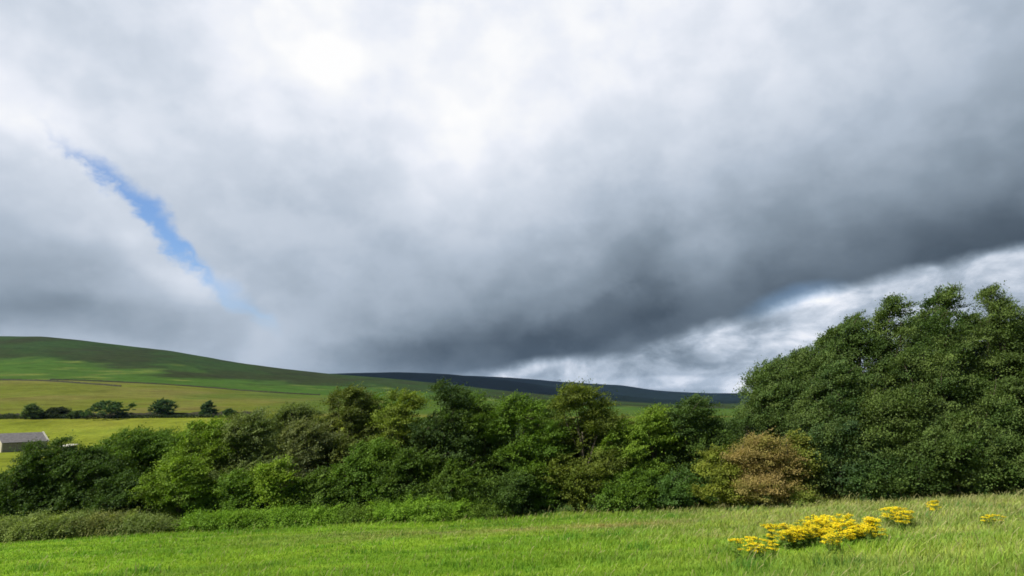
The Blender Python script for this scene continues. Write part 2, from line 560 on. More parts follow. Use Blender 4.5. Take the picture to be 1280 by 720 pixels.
def z_far(x, y):
    yy = np.clip(y, 90, 6499)
    t = x / yy
    ti = np.clip((t + 3) / 6 * 1200, 0, 1199.99)
    i = ti.astype(int); f = ti - i
    ly = np.log(yy)
    LR = np.log(ROWY)
    k = np.clip(np.searchsorted(LR, ly, side='right') - 1, 0, len(LR) - 2)

    def val(kk):
        kk = np.clip(kk, 0, len(LR) - 1)
        return (DEN[kk, i] * (1 - f) + DEN[kk, np.minimum(i + 1, 1200)] * f) * ROWY[kk]
    # heights are interpolated (monotone-ish cubic) in log distance
    p0, p1, p2, p3 = val(k - 1), val(k), val(k + 1), val(k + 2)
    x1, x2 = LR[k], LR[k + 1]
    s = (ly - x1) / (x2 - x1)
    x0 = LR[np.maximum(k - 1, 0)]; x3 = LR[np.minimum(k + 2, len(LR) - 1)]
    d1 = (p1 - p0) / np.maximum(x1 - x0, 1e-6); dm = (p2 - p1) / (x2 - x1); d2 = (p3 - p2) / np.maximum(x3 - x2, 1e-6)
    m1 = np.where((d1 * dm > 0) & (k > 0), 2 * d1 * dm / np.where(d1 + dm == 0, 1, d1 + dm), 0)
    m2 = np.where((dm * d2 > 0) & (k + 2 < len(LR)), 2 * dm * d2 / np.where(dm + d2 == 0, 1, dm + d2), 0)
    h = (x2 - x1)
    z = (2 * s**3 - 3 * s**2 + 1) * p1 + (s**3 - 2 * s**2 + s) * h * m1 + (-2 * s**3 + 3 * s**2) * p2 + (s**3 - s**2) * h * m2
    amp = np.clip((yy - 150) / 1500, 0, 1)
    return EYE + z + amp * 2.2 * fbm(x * 0.008, y * 0.008, 4, 3)


def ground(x, y):
    x = np.asarray(x, float); y = np.asarray(y, float)
    a = z_near(x, y)
    b = z_far(x, y)
    f = np.clip((y - 56) / 50, 0, 1)
    f = f * f * (3 - 2 * f)
    return a * (1 - f) + b * f


def gz(x, y):
    return float(ground(np.array([x]), np.array([y]))[0])


def hit(px, py, y0=6.0, y1=60.0):
    """where the sight line of a frame point meets the field"""
    tx, tz = ray(px, py)
    ys = np.linspace(y0, y1, 1200)
    d = EYE + tz * ys - ground(tx * ys, ys)
    i = np.argmax(d < 0) if (d < 0).any() else len(ys) - 1
    return tx * ys[i], ys[i]


C_LUSH = np.array((0.180, 0.310, 0.024))
C_PALE = np.array((0.275, 0.335, 0.088))
C_DRY = np.array((0.30, 0.27, 0.105))


def field_mix(x, y):
    """weights of lush, pale and dry grass over the near field; 'long' is how tall the sward stands"""
    n = fbm(x * 0.11, y * 0.2, 4, 21)
    n2 = fbm(x * 0.45 + 3, y * 0.8, 3, 33)
    side = np.clip((x + 2) / 22 + 0.25 * n, 0, 1)
    pale = np.clip(side * 0.75 + 0.35 * n2 + 0.1, 0, 1) * np.clip(side * 1.6, 0.1, 1)
    band = np.exp(-((y - (34.5 + 0.05 * x + 2.0 * n)) / 3.2) ** 2) * np.clip(1.3 - np.abs(x - 1) / 13, 0, 1)
    dry = np.clip(band * (0.55 + 0.6 * n2) + np.clip(n2 * 0.9 - 0.28, 0, 1) * side + np.clip(n * 1.3 - 0.35, 0, 1) * 0.4 + np.clip((y - 44) / 6, 0, 1) * 0.35 * side, 0, 1)
    return pale, dry, side


def field_col(x, y):
    p, d, s = field_mix(x, y)
    c = C_LUSH * (1 - p[:, None]) + C_PALE * p[:, None]
    c = c * (1 - d[:, None]) + C_DRY * d[:, None]
    q = fbm(x * 0.22 + 4, y * 0.5, 4, 83)[:, None]
    return c * (1 + q * np.array([0.42, 0.26, 0.3]))


def build_terrain():
    ys = np.concatenate([np.linspace(-160, -5, 32), np.linspace(0, 60, 91), np.linspace(62, 190, 44)[0:], np.linspace(194, 300, 46), np.geomspace(305, 1650, 190), np.geomspace(1680, 6500, 130)])
    tt = np.concatenate([np.linspace(-1.4, -0.92, 30)[:-1], np.linspace(-0.92, 0.92, 520), np.linspace(0.92, 1.4, 30)[1:]])
    Yg, Tg = np.meshgrid(ys, tt, indexing='ij')
    Xg = Tg * np.sqrt(Yg ** 2 + 900)
    x, y = Xg.ravel(), Yg.ravel()
    z = ground(x, y)
    nc = len(tt)
    idx = np.arange(len(ys) * nc).reshape(len(ys), nc)
    f = np.stack([idx[:-1, :-1], idx[:-1, 1:], idx[1:, 1:], idx[1:, :-1]], -1).reshape(-1, 4)
    # land cover
    c = field_col(x, y) * 0.75
    t = x / np.sqrt(np.maximum(y, 1) ** 2 + 1)
    px = 640 + 853 * 1.0134 * t
    n1 = fbm(x * 0.009, y * 0.006, 5, 51)
    n2 = fbm(x * 0.03, y * 0.012, 4, 61)
    scrub = np.array((0.05, 0.085, 0.02))
    w = np.clip((y - 50) / 4, 0, 1)[:, None]
    c = c * (1 - w) + scrub * w
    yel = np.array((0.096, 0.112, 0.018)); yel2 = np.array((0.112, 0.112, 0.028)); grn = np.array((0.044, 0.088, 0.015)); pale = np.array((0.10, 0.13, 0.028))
    moor_shade = np.array((0.027, 0.036, 0.012)); moor_shade2 = np.array((0.027, 0.049, 0.013)); far = np.array((0.004, 0.006, 0.006)); fargrn = np.array((0.007, 0.012, 0.008))  # dark heather moor, with the upper hill's cloud shadow put into its colour
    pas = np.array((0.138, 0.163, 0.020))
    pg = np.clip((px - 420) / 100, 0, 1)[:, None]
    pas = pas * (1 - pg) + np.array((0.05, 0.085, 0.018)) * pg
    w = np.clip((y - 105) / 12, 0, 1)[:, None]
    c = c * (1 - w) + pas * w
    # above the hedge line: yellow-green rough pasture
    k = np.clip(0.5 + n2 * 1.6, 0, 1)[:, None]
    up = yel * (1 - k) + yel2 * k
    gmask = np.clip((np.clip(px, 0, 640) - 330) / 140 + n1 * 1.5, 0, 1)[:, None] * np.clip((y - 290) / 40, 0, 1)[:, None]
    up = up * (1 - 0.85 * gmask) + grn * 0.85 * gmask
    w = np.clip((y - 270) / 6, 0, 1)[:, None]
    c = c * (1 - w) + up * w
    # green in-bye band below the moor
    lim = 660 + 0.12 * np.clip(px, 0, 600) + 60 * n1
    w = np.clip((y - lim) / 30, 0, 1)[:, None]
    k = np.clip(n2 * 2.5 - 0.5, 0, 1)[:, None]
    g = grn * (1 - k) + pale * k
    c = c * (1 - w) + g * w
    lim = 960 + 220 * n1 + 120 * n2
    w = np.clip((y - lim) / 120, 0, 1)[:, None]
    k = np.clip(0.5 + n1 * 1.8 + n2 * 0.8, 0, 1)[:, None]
    mm = moor_shade * (1 - k) + moor_shade2 * k
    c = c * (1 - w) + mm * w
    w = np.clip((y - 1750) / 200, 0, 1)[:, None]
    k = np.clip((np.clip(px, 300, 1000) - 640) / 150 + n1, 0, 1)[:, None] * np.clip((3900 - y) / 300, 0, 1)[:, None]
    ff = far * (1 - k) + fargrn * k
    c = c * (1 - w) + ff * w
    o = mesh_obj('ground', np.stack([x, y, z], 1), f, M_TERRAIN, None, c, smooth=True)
    tag(o, kind='structure')
    return o


build_terrain()


# ------------------------------------------------------------------ grass
def build_grass():
    rng = np.random.default_rng(11)
    X, Y, WD = [], [], []
    for y0, y1, dens in ((3, 10, 45), (10, 16, 230), (16, 23, 170), (23, 32, 120), (32, 42, 85), (42, 56, 55)):
        area = (y1 - y0) * (1.72 * (y0 + y1) / 2 + 8)
        n = int(area * dens)
        y = rng.uniform(y0, y1, n)
        x = rng.uniform(-1, 1, n) * (0.86 * y + 4)
        X.append(x); Y.append(y); WD.append(np.full(n, 0.0))
    x, y = np.concatenate(X), np.concatenate(Y)
    n = len(x)
    # blades gather in tufts
    x = x + 0.12 * vnoise(x * 5, y * 5, 3); y = y + 0.12 * vnoise(x * 5 + 9, y * 5, 4)
    p, d, s = field_mix(x, y)
    tuft = np.clip(fbm(x * 0.9, y * 0.9, 3, 71) * 1.2 + 0.25, 0, 1)
    edge = np.clip((y - 44.5) / 4, 0, 1)
    weed = np.clip(fbm(x * 0.55 + 7, y * 0.8, 3, 101) * 3 - 1.05, 0, 1)
    h = (0.07 + 0.08 * tuft + 0.11 * s * (0.5 + tuft) + 0.08 * p * s + 0.18 * edge + 0.12 * weed) * rng.uniform(0.5, 1.45, n)
    seed = rng.random(n) < (0.02 + 0.10 * s * np.clip(p + d, 0, 1) + 0.03 * edge)
    h = np.where(seed, h * 1.45 + 0.05, h)
    wdt = (0.0045 + 0.00055 * y) * rng.uniform(0.7, 1.4, n)
    wdt = np.where(seed, wdt * 0.7, wdt)
    yaw = rng.uniform(0, 2 * math.pi, n)
    lean = h[:, None] * (np.stack([np.cos(yaw), np.sin(yaw)], 1) * rng.uniform(0.1, 0.7, n)[:, None] + np.array([0.35, -0.1]) * (0.25 + 0.4 * s)[:, None] * rng.uniform(-0.1, 1.2, n)[:, None])
    side = np.stack([-np.sin(yaw + 0.6), np.cos(yaw + 0.6)], 1)
    side[:, 0] += np.sign(side[:, 0]) * 0.5
    side = unit(side) * wdt[:, None] / 2
    z = ground(x, y) - 0.02
    V = np.zeros((n, 6, 3), np.float32)
    base = np.stack([x, y, z], 1)
    for k, (f, g, wv) in enumerate(((0.0, 0.0, 1.0), (0.55, 0.35, 0.85), (1.0, 1.0, 0.18))):
        q = base + np.concatenate([lean * g, (h * f * (1 - 0.15 * f))[:, None]], 1)
        ww = np.where(seed, [1.0, 0.8, 1.6][k], wv)[:, None]
        V[:, 2 * k, :] = q; V[:, 2 * k + 1, :] = q
        V[:, 2 * k, :2] -= side * ww; V[:, 2 * k + 1, :2] += side * ww
    i = np.arange(n)[:, None] * 6
    F = np.concatenate([i + np.array([0, 1, 3, 2]), i + np.array([2, 3, 5, 4])], 0)
    c = field_col(x, y)
    c = c * rng.uniform(0.8, 1.2, (n, 1)) * np.stack([rng.uniform(0.88, 1.15, n), np.ones(n), rng.uniform(0.7, 1.3, n)], 1)
    pk = fbm(x * 0.6, y * 0.6, 3, 91)
    c = c * (1 + 0.28 * pk)[:, None] * (1 - weed[:, None] * np.array([0.5, 0.3, 0.2]))
    c = np.where(seed[:, None], np.array((0.30, 0.29, 0.12)) * rng.uniform(0.7, 1.2, (n, 1)), c)
    Cc = np.repeat(c, 6, 0)
    o = mesh_obj('meadow_grass', V.reshape(-1, 3), F, M_GRASS, None, Cc)
    tag(o, 'green meadow grass with pale seed heads covering the near field', 'grass', kind='stuff')


build_grass()


# ------------------------------------------------------------------ trees
class Tubes:
    def __init__(self):
        self.v, self.f = [], []

    def add(self, pts, r0, r1, sides=6):
        pts = np.asarray(pts, float)
        n = len(pts)
        tan = unit(np.gradient(pts, axis=0))
        b0 = len(self.v)
        ref = np.array([0.31, 0.77, 0.2])
        for i in range(n):
            a = unit(np.cross(tan[i], ref)); b = np.cross(tan[i], a)
            r = r0 + (r1 - r0) * (i / (n - 1)) ** 0.8
            for k in range(sides):
                ang = 2 * math.pi * k / sides
                self.v.append(pts[i] + (a * math.cos(ang) + b * math.sin(ang)) * r)
        for i in range(n - 1):
            for k in range(sides):
                a0 = b0 + i * sides + k; a1 = b0 + i * sides + (k + 1) % sides
                self.f.append((a0, a1, a1 + sides, a0 + sides))
        self.f.append(tuple(b0 + (n - 1) * sides + k for k in (0, 1, 2, 3)) if sides == 4 else (b0 + (n - 1) * sides, b0 + (n - 1) * sides + 1, b0 + (n - 1) * sides + 2, b0 + (n - 1) * sides + 3))

    def build(self, name, mat, parent=None):
        return mesh_obj(name, np.array(self.v), np.array(self.f, dtype=np.int32), mat, parent, smooth=True)


def curve_pts(a, b, sag, rng, n=6, jit=0.05):
    a, b = np.asarray(a, float), np.asarray(b, float)
    s = np.linspace(0, 1, n)[:, None]
    mid = (a + b) / 2 + np.array([0, 0, sag]) + rng.normal(0, jit, 3) * np.linalg.norm(b - a)
    return (1 - s) ** 2 * a + 2 * s * (1 - s) * mid + s ** 2 * b


def leaf_cloud(rng, pos, out, size, col, aspect=0.55, up=0.55, nb=None):
    """one bent rhombic leaf (or a small spray of them) per row of pos; out = way the shoot points"""
    n = len(pos)
    ax = unit(out * 0.9 + rng.normal(0, 0.55, (n, 3)) + np.array([0.12, 0, -0.12]))
    nr = unit(np.array([0, 0, up]) + out * 0.5 + rng.normal(0, 0.34, (n, 3)))
    if nb is not None:
        nr = unit(nb + rng.normal(0, 0.19, (n, 3)))
    sd = unit(np.cross(nr, ax))
    L = size[:, None]
    W = L * aspect
    nn = unit(np.cross(ax, sd))
    V = np.zeros((n, 4, 3), np.float32)
    V[:, 0] = pos - ax * L * 0.5
    V[:, 1] = pos + sd * W * 0.5 + nn * W * 0.12
    V[:, 2] = pos + ax * L * 0.5 - nn * L * 0.08
    V[:, 3] = pos - sd * W * 0.5 + nn * W * 0.12
    F = np.arange(n * 4).reshape(n, 4)
    return V.reshape(-1, 3), F, np.repeat(col, 4, 0)


PROF = {
    'round': lambda f: np.sqrt(np.clip(1 - ((f - 0.48) / 0.56) ** 2, 0.02, 1)),
    'tall': lambda f: np.clip(1 - ((f - 0.36) / 0.68) ** 2, 0.02, 1) ** 0.45,
    'bush': lambda f: np.sqrt(np.clip(1.02 - f ** 2, 0.02, 1)),
}


TREE_GAIN = 1.3


def tree(name, label, cat, px, top, wpx, Y, colr, prof='round', lean=0.0, density=1.0, base=0.03, shoots=0.0, leaf=0.145, group=None, seed=None,
         colour_var=0.22, col_b=None, bare=0, spray=1.0, lobes=None, depth=0.9, flat=1.0, thick=0.36, clump=0.0):
    tx, tz = ray(px, top)
    x = tx * Y
    z0 = gz(x, Y) - 0.05
    H = EYE + tz * Y - z0
    W = wpx / 853.0 * Y * 1.0
    rng = np.random.default_rng(seed if seed is not None else int(px * 7 + Y * 13 + top))
    root = empty(name, (x, Y, z0))
    tag(root, label, cat, group)
    P = PROF[prof]
    colr = np.array(colr) * TREE_GAIN; col_b = np.array(col_b) * TREE_GAIN if col_b is not None else colr * np.array((1.3, 1.2, 0.9))
    nl = lobes or int(np.clip(10 + W * H * (0.31 - 0.16 * clump), 11, 56))
    W *= 1.12
    f = (np.arange(nl) + rng.uniform(0, 1, nl)) / nl
    f = f ** 0.9
    rl = np.clip(W * rng.uniform(0.12, 0.22 + 0.1 * clump, nl) * (1.15 - 0.42 * f), 0.35, 1.6 + 0.5 * clump)
    ang = rng.uniform(0, 2 * math.pi, nl) + np.arange(nl) * 2.4
    rad = np.maximum(W / 2 * P(f) - rl * 0.75, 0.0) * np.sqrt(rng.uniform(0.25, 1, nl))
    zc = base * H + rl * 0.55 + f * np.maximum(H * (1 - base) - rl * 1.45, 0.1)
    C = np.stack([np.cos(ang) * rad + lean * (zc / H) ** 1.5 * W * 0.5, np.sin(ang) * rad * depth, zc], 1)
    VV, FF, CC, off = [], [], [], 0
    T = Tubes()
    tr = np.clip(H * 0.02, 0.06, 0.26)
    top_pt = np.array([lean * W * 0.25, 0, H * 0.62])
    trunk = curve_pts((0, 0, -0.3), top_pt, 0, rng, 8, 0.04)
    T.add(trunk, tr * 1.25, tr * 0.35, 8)
    for k in range(nl):
        j = int(np.clip(C[k, 2] / (H * 0.62) * 5 - 1.5, 0, 6))
        T.add(curve_pts(trunk[j], C[k], -0.1 * rl[k], rng, 6, 0.08), tr * 0.5 * (1 - 0.08 * j), tr * 0.1, 5)
        ns = int(27 * density * (1 + 0.15 * clump) * (rl[k] / 1.0) ** 1.5) + 6
        d = unit(rng.normal(0, 1, (ns, 3)) + np.array([0, 0, 0.55 + 0.75 * clump]))
        r = rl[k] * rng.uniform(0.66, 1.25, ns) ** 0.8
        sc = C[k] + d * r[:, None] * np.array([1.08, 1.0, (0.82 - 0.1 * clump) * flat])
        sc = sc[sc[:, 2] > 0.08 * max(1, H * 0.05)]
        ns = len(sc)
        if ns == 0: continue
        d = unit(sc - C[k] + np.array([0, 0, 0.25 * rl[k]]))
        # colour of a spray
        kc = np.clip(rng.normal(0.35, 0.28, ns) + rng.normal(0, 0.28), 0, 1)[:, None]
        scol = (colr * (1 - kc) + col_b * kc) * rng.uniform(1 - colour_var, 1 + colour_var, (ns, 1))
        m = np.maximum((rng.uniform(36, 90, ns) * spray * (0.17 / leaf if leaf < 0.3 else 1)).astype(int), 4)
        idx = np.repeat(np.arange(ns), m)
        n = len(idx)
        sz = rng.uniform(0.28, 0.60, ns)[idx][:, None] * (0.72 + 0.16 * rl[k])
        g = rng.normal(0, 1, (n, 3))
        along = d[idx] * g[:, :1] * sz * np.array([0.85, 0.85, 0.5])
        perp = (g - d[idx] * np.sum(g * d[idx], 1, keepdims=True)) * sz * 0.72
        perp[:, 2] *= thick
        pos = sc[idx] + along + perp
        pos[:, 2] = np.maximum(pos[:, 2], 0.06)
        size = leaf * rng.uniform(0.65, 1.35, n)
        lc = scol[idx] * rng.uniform(0.92, 1.09, (n, 1))
        nbs = unit(np.array([0, 0, 0.5]) + d * 0.75 + rng.normal(0, 0.32, (ns, 3)))
        v, ff, cc = leaf_cloud(rng, pos, d[idx], size, lc, nb=nbs[idx])
        VV.append(v); FF.append(ff + off); CC.append(cc); off += len(v)
        # twigs into the sprays
        for q in range(0, ns, 5):
            T.add(curve_pts(C[k], sc[q], 0.05, rng, 3, 0.05), tr * 0.09, 0.008, 3 + 1)
    # leading shoots that break the outline
    nsh = int(shoots)
    for q in range(nsh):
        k = int(rng.choice(np.argsort(-C[:, 2])[:max(6, nl // 2)]))
        a = C[k] + unit(rng.normal(0, 0.5, 3) + np.array([0, 0, 0.9])) * rl[k] * 0.7
        ln = rng.uniform(0.7, 2.1) * np.clip(W / 7, 0.5, 1.2)
        b = a + unit(np.array([0.35, 0, 1.0]) + rng.normal(0, 0.22, 3)) * ln
        b[2] = min(b[2], H * 1.0 + rng.uniform(-0.1, 0.15))
        pts = curve_pts(a, b, 0, rng, 6, 0.06)
        T.add(pts, 0.03, 0.008, 4)
        n = int(70 * ln * spray)
        s = rng.uniform(0, 1, n)
        c0 = pts[np.clip((s * 5).astype(int), 0, 5)]
        pos = c0 + rng.normal(0, 1, (n, 3)) * (0.09 + 0.24 * (1 - s))[:, None]
        out = unit(rng.normal(0, 0.6, (n, 3)) + np.array([0.3, 0, 0.7]))
        lc = (colr * 0.6 + col_b * 0.4) * rng.uniform(0.7, 1.25, (n, 1))
        v, ff, cc = leaf_cloud(rng, pos, out, leaf * rng.uniform(0.6, 1.2, n), lc)
        VV.append(v); FF.append(ff + off); CC.append(cc); off += len(v)
    for q in range(bare):
        k = int(rng.integers(0, nl))
        a = C[k]
        b = a + unit(np.array([rng.normal(0, 0.5), -0.5, 0.9]) + rng.normal(0, 0.3, 3)) * rl[k] * rng.uniform(1.0, 1.5)
        T.add(curve_pts(a, b, 0.1, rng, 5, 0.08), 0.035, 0.01, 4)
    T.build('trunk', M_BARK, root)
    mesh_obj('crown', np.concatenate(VV), np.concatenate(FF), M_LEAF, root, np.concatenate(CC))
    return root


DARK = (0.040, 0.074, 0.014)
DARKB = (0.056, 0.098, 0.016)
MID = (0.064, 0.118, 0.015)
LIGHT = (0.098, 0.160, 0.018)
OLIVE = (0.075, 0.098, 0.022)
GREY = (0.088, 0.120, 0.040)
LIME = (0.125, 0.195, 0.018)

G = 'trees of the dense belt along the field edge'
BELT = [
    # label, px, top, width, Y, colour, kwargs
    ('dark tree in front of the long side of the barn', 64, 547, 92, 54, DARK, dict(prof='tall', shoots=6)),
    ('dark low broad tree at the left frame edge below the pale barn gable', 2, 590, 80, 53, DARK, dict(prof='round', shoots=4)),
    ('dark green tree between the barn and the brighter green trees', 104, 558, 108, 54, DARK, dict(prof='round', shoots=4)),
    ('bright green spreading tree whose top crosses the yellow valley field', 170, 535, 120, 60, MID, dict(prof='round', shoots=5)),
    ('shaded low tree between the dark left trees and the light bushy tree', 152, 592, 85, 52.5, DARK, dict(prof='bush', shoots=3)),
    ('light green bushy tree reaching down to the bramble bank', 228, 570, 88, 52.2, LIGHT, dict(prof='tall', shoots=4)),
    ('fresh green upright tree behind the light bushy one', 262, 524, 96, 57, LIGHT, dict(prof='tall', shoots=6)),
    ('pale grey-green loose tree with thin twigs, left of the olive tree', 320, 513, 95, 57, GREY, dict(prof='tall', shoots=8, bare=10, density=0.9)),
    ('small bright lime tree standing at the field edge', 343, 570, 52, 51.3, LIME, dict(prof='tall', shoots=2)),
    ('shaded tree between the light bushy tree and the small lime tree', 295, 588, 80, 52.2, MID, dict(prof='bush', shoots=3)),
    ('twiggy grey-brown tree with bare branches showing', 388, 522, 98, 56, (0.088, 0.108, 0.042), dict(prof='tall', density=0.8, bare=26, shoots=4)),
    ('low dark bushy tree at the foot of the twiggy grey-brown tree', 398, 588, 86, 52, DARKB, dict(prof='bush', shoots=3)),
    ('tall olive green tree with a broad loose top', 438, 482, 108, 58, OLIVE, dict(prof='tall', shoots=10)),
    ('leafy tree with its pale slender trunk seen low down', 462, 548, 82, 53, MID, dict(prof='tall', base=0.12, shoots=3)),
    ('yellowish green upright tree just left of the dark-topped tree', 507, 484, 78, 56, (0.10, 0.14, 0.022), dict(prof='tall', shoots=6)),
    ('dark-topped tall tree rising above the middle of the belt', 557, 477, 84, 55, (0.036, 0.064, 0.016), dict(prof='tall', shoots=8)),
    ('low upright dark tree in front of the yellowish green one', 520, 560, 82, 52.3, DARKB, dict(prof='tall', shoots=3)),
    ('green upright tree right beside the dark-topped one', 606, 500, 80, 55, DARKB, dict(prof='tall', shoots=6)),
    ('fresh green tree between the dark-topped and the round-topped one', 652, 491, 88, 55, MID, dict(prof='tall', shoots=7)),
    ('green leafy tree low in front of the dark-topped one', 578, 572, 74, 52, DARKB, dict(prof='tall', shoots=2)),
    ('low shaded tree at the left foot of the round-topped tree', 640, 588, 76, 51.8, DARK, dict(prof='bush', shoots=2)),
    ('narrow green tree filling the notch left of the round-topped one', 688, 524, 66, 54, MID, dict(prof='tall', shoots=4)),
    ('tall round-topped tree with an olive crown standing alone above the far hill', 727, 478, 96, 54, (0.084, 0.112, 0.018), dict(prof='tall', shoots=5)),
    ('light green small-leaved tree in the dip right of the round-topped one', 777, 527, 70, 54, LIGHT, dict(prof='tall', shoots=4)),
    ('fresh green upright tree left of the dark upright tree', 814, 510, 74, 54.5, LIGHT, dict(prof='tall', shoots=5)),
    ('dark upright tree with thin shoots sticking out of its top', 868, 496, 98, 54, (0.042, 0.076, 0.018), dict(prof='tall', shoots=12)),
    ('low mid green tree at the field edge below the dip', 794, 586, 84, 51.6, MID, dict(prof='bush', shoots=2)),
    ('low bushy tree at the foot of the dark upright tree', 850, 590, 80, 51.3, (0.045, 0.092, 0.020), dict(prof='bush', shoots=3)),
    ('bright sunlit shrub in the gap beside the large right-hand trees', 918, 532, 40, 64, LIME, dict(prof='tall', shoots=2)),
]

BELT += [
    ('rear tree filling the gap behind the dark left trees', 128, 562, 140, 70, DARKB, dict(shoots=4)),
    ('rear tree behind the bright green spreading tree', 216, 536, 110, 66, MID, dict(prof='tall', shoots=4)),
    ('rear tree left of the pale grey-green loose tree', 298, 515, 90, 66, OLIVE, dict(prof='tall', shoots=5)),
    ('rear tree behind the twiggy grey-brown one', 368, 503, 90, 66, (0.075, 0.105, 0.028), dict(prof='tall', shoots=5)),
    ('rear tree between the olive tree and the yellowish green one', 476, 492, 80, 64, MID, dict(prof='tall', shoots=5)),
    ('rear tree right behind the dark-topped tall one', 590, 489, 84, 62, MID, dict(prof='tall', shoots=5)),
    ('rear tree in the notch left of the round-topped tree', 682, 500, 84, 62, (0.062, 0.105, 0.018), dict(prof='tall', shoots=5)),
    ('rear tree in the dip right of the round-topped tree', 768, 518, 70, 66, OLIVE, dict(prof='tall', shoots=3)),
    ('rear light tree left of the dark upright tree', 830, 508, 70, 62, LIGHT, dict(prof='tall', shoots=5)),
    ('rear tree between the dark upright tree and the sunlit shrub', 895, 540, 70, 62, MID, dict(shoots=3)),
]
for (lab, px, top, w, Y, c, kw) in BELT:
    tree('broadleaf_tree', lab, 'tree', px, top, w, Y, c, group=G, **kw)

G2 = 'tall wind-swept trees at the right end of the belt'
RC = (0.050, 0.086, 0.018); RB = (0.090, 0.128, 0.032)
RIGHT = [
    ('lower left flank tree of the tall right-hand group', 970, 450, 124, 57, (0.048, 0.085, 0.020), dict(clump=0.3, thick=0.5, flat=1.4, prof='tall', shoots=17, lean=0.1)),
    ('tree filling the step between the left flank and the domed shoulder', 1010, 438, 112, 55.5, (0.044, 0.078, 0.018), dict(clump=0.3, thick=0.5, flat=1.4, prof='tall', shoots=17, lean=0.1)),
    ('tall tree with a domed left shoulder in the right-hand group', 1064, 394, 100, 54, (0.050, 0.086, 0.020), dict(clump=0.3, thick=0.5, flat=1.4, prof='tall', shoots=30, lean=0.1)),
    ('slender high tree left of the highest one', 1110, 372, 72, 53, (0.046, 0.080, 0.018), dict(clump=0.3, thick=0.5, flat=1.4, prof='tall', shoots=27, lean=0.1)),
    ('highest wind-swept tree with two leafy plumes', 1172, 357, 76, 52, (0.044, 0.080, 0.018), dict(clump=0.3, thick=0.5, flat=1.4, prof='tall', shoots=37, lean=0.1)),
    ('tall plumed tree with grey twigs near the right frame edge', 1234, 358, 74, 51.5, (0.052, 0.082, 0.018), dict(clump=0.3, thick=0.5, flat=1.4, prof='tall', shoots=34, lean=0.1, bare=14)),
    ('tall dark tree cut off by the right frame edge', 1296, 382, 90, 51, (0.060, 0.086, 0.020), dict(clump=0.3, thick=0.5, flat=1.4, prof='tall', shoots=23, lean=0.1)),
    ('middle tree below the domed left shoulder', 1036, 456, 92, 51, (0.040, 0.074, 0.020), dict(clump=0.3, thick=0.5, flat=1.4, prof='tall', shoots=10)),
    ('middle tree below the slender high one', 1100, 486, 96, 49.0, (0.056, 0.088, 0.018), dict(clump=0.3, thick=0.5, flat=1.4, prof='tall', shoots=10)),
    ('middle tree below the two leafy plumes', 1150, 436, 100, 50.2, (0.044, 0.076, 0.018), dict(clump=0.3, thick=0.5, flat=1.4, prof='tall', shoots=10)),
    ('middle tree below the plumed tree with grey twigs', 1214, 474, 92, 48.6, (0.050, 0.086, 0.020), dict(clump=0.3, thick=0.5, flat=1.4, prof='tall', shoots=10)),
    ('dark shrubby tree right of the copper bush', 1050, 522, 92, 48.8, (0.034, 0.066, 0.022), dict(clump=0.3, thick=0.5, flat=1.4, prof='tall', shoots=6)),
    ('low dark tree at the middle foot of the right-hand group', 1118, 562, 84, 47.4, DARK, dict(clump=0.3, thick=0.5, flat=1.4, prof='tall', shoots=6)),
    ('low dark tree at the foot of the two-plumed tree', 1190, 520, 84, 46.9, DARK, dict(clump=0.3, thick=0.5, flat=1.4, prof='tall', shoots=6)),
    ('middle tree under the tall dark one at the right frame edge', 1278, 440, 96, 49.4, (0.050, 0.080, 0.018), dict(clump=0.3, thick=0.5, flat=1.4, prof='tall', shoots=10)),
    ('small dark tree between the shrubby one and the middle foot of the right-hand group', 1086, 560, 60, 47.6, (0.042, 0.080, 0.020), dict(clump=0.3, thick=0.5, flat=1.4, prof='tall', shoots=5)),
    ('narrow dark tree between the two-plumed tree and the right frame edge', 1240, 540, 66, 46.3, (0.046, 0.078, 0.018), dict(clump=0.3, thick=0.5, flat=1.4, prof='tall', shoots=5)),
    ('narrow low tree between the middle foot of the group and the two-plumed tree', 1154, 536, 62, 47.2, (0.052, 0.086, 0.020), dict(clump=0.3, thick=0.5, flat=1.4, prof='tall', shoots=5)),
    ('rear tree filling the gap left of the two-plumed tree', 1140, 396, 88, 58, (0.046, 0.080, 0.018), dict(clump=0.3, thick=0.5, flat=1.4, prof='tall', shoots=17)),
    ('rear tree filling the dip between the two-plumed tree and the plumed tree with grey twigs', 1206, 390, 92, 56, (0.048, 0.082, 0.018), dict(clump=0.3, thick=0.5, flat=1.2, prof='tall', shoots=12)),
    ('rear tree filling the gap right of the plumed tree with grey twigs', 1268, 398, 84, 56, (0.050, 0.084, 0.018), dict(clump=0.3, thick=0.5, flat=1.4, prof='tall', shoots=17)),
    ('rear tree below the domed left shoulder, against the bright cloud', 1034, 420, 92, 57, (0.048, 0.084, 0.020), dict(clump=0.3, thick=0.5, flat=1.4, prof='tall', shoots=17)),
    ('low dark tree at the right frame edge', 1286, 556, 100, 46.0, DARK, dict(clump=0.3, thick=0.5, flat=1.4, prof='tall', shoots=5)),
]
for (lab, px, top, w, Y, c, kw) in RIGHT:
    tree('broadleaf_tree', lab, 'tree', px, top, w, Y, c, group=G2, col_b=RB, **kw)

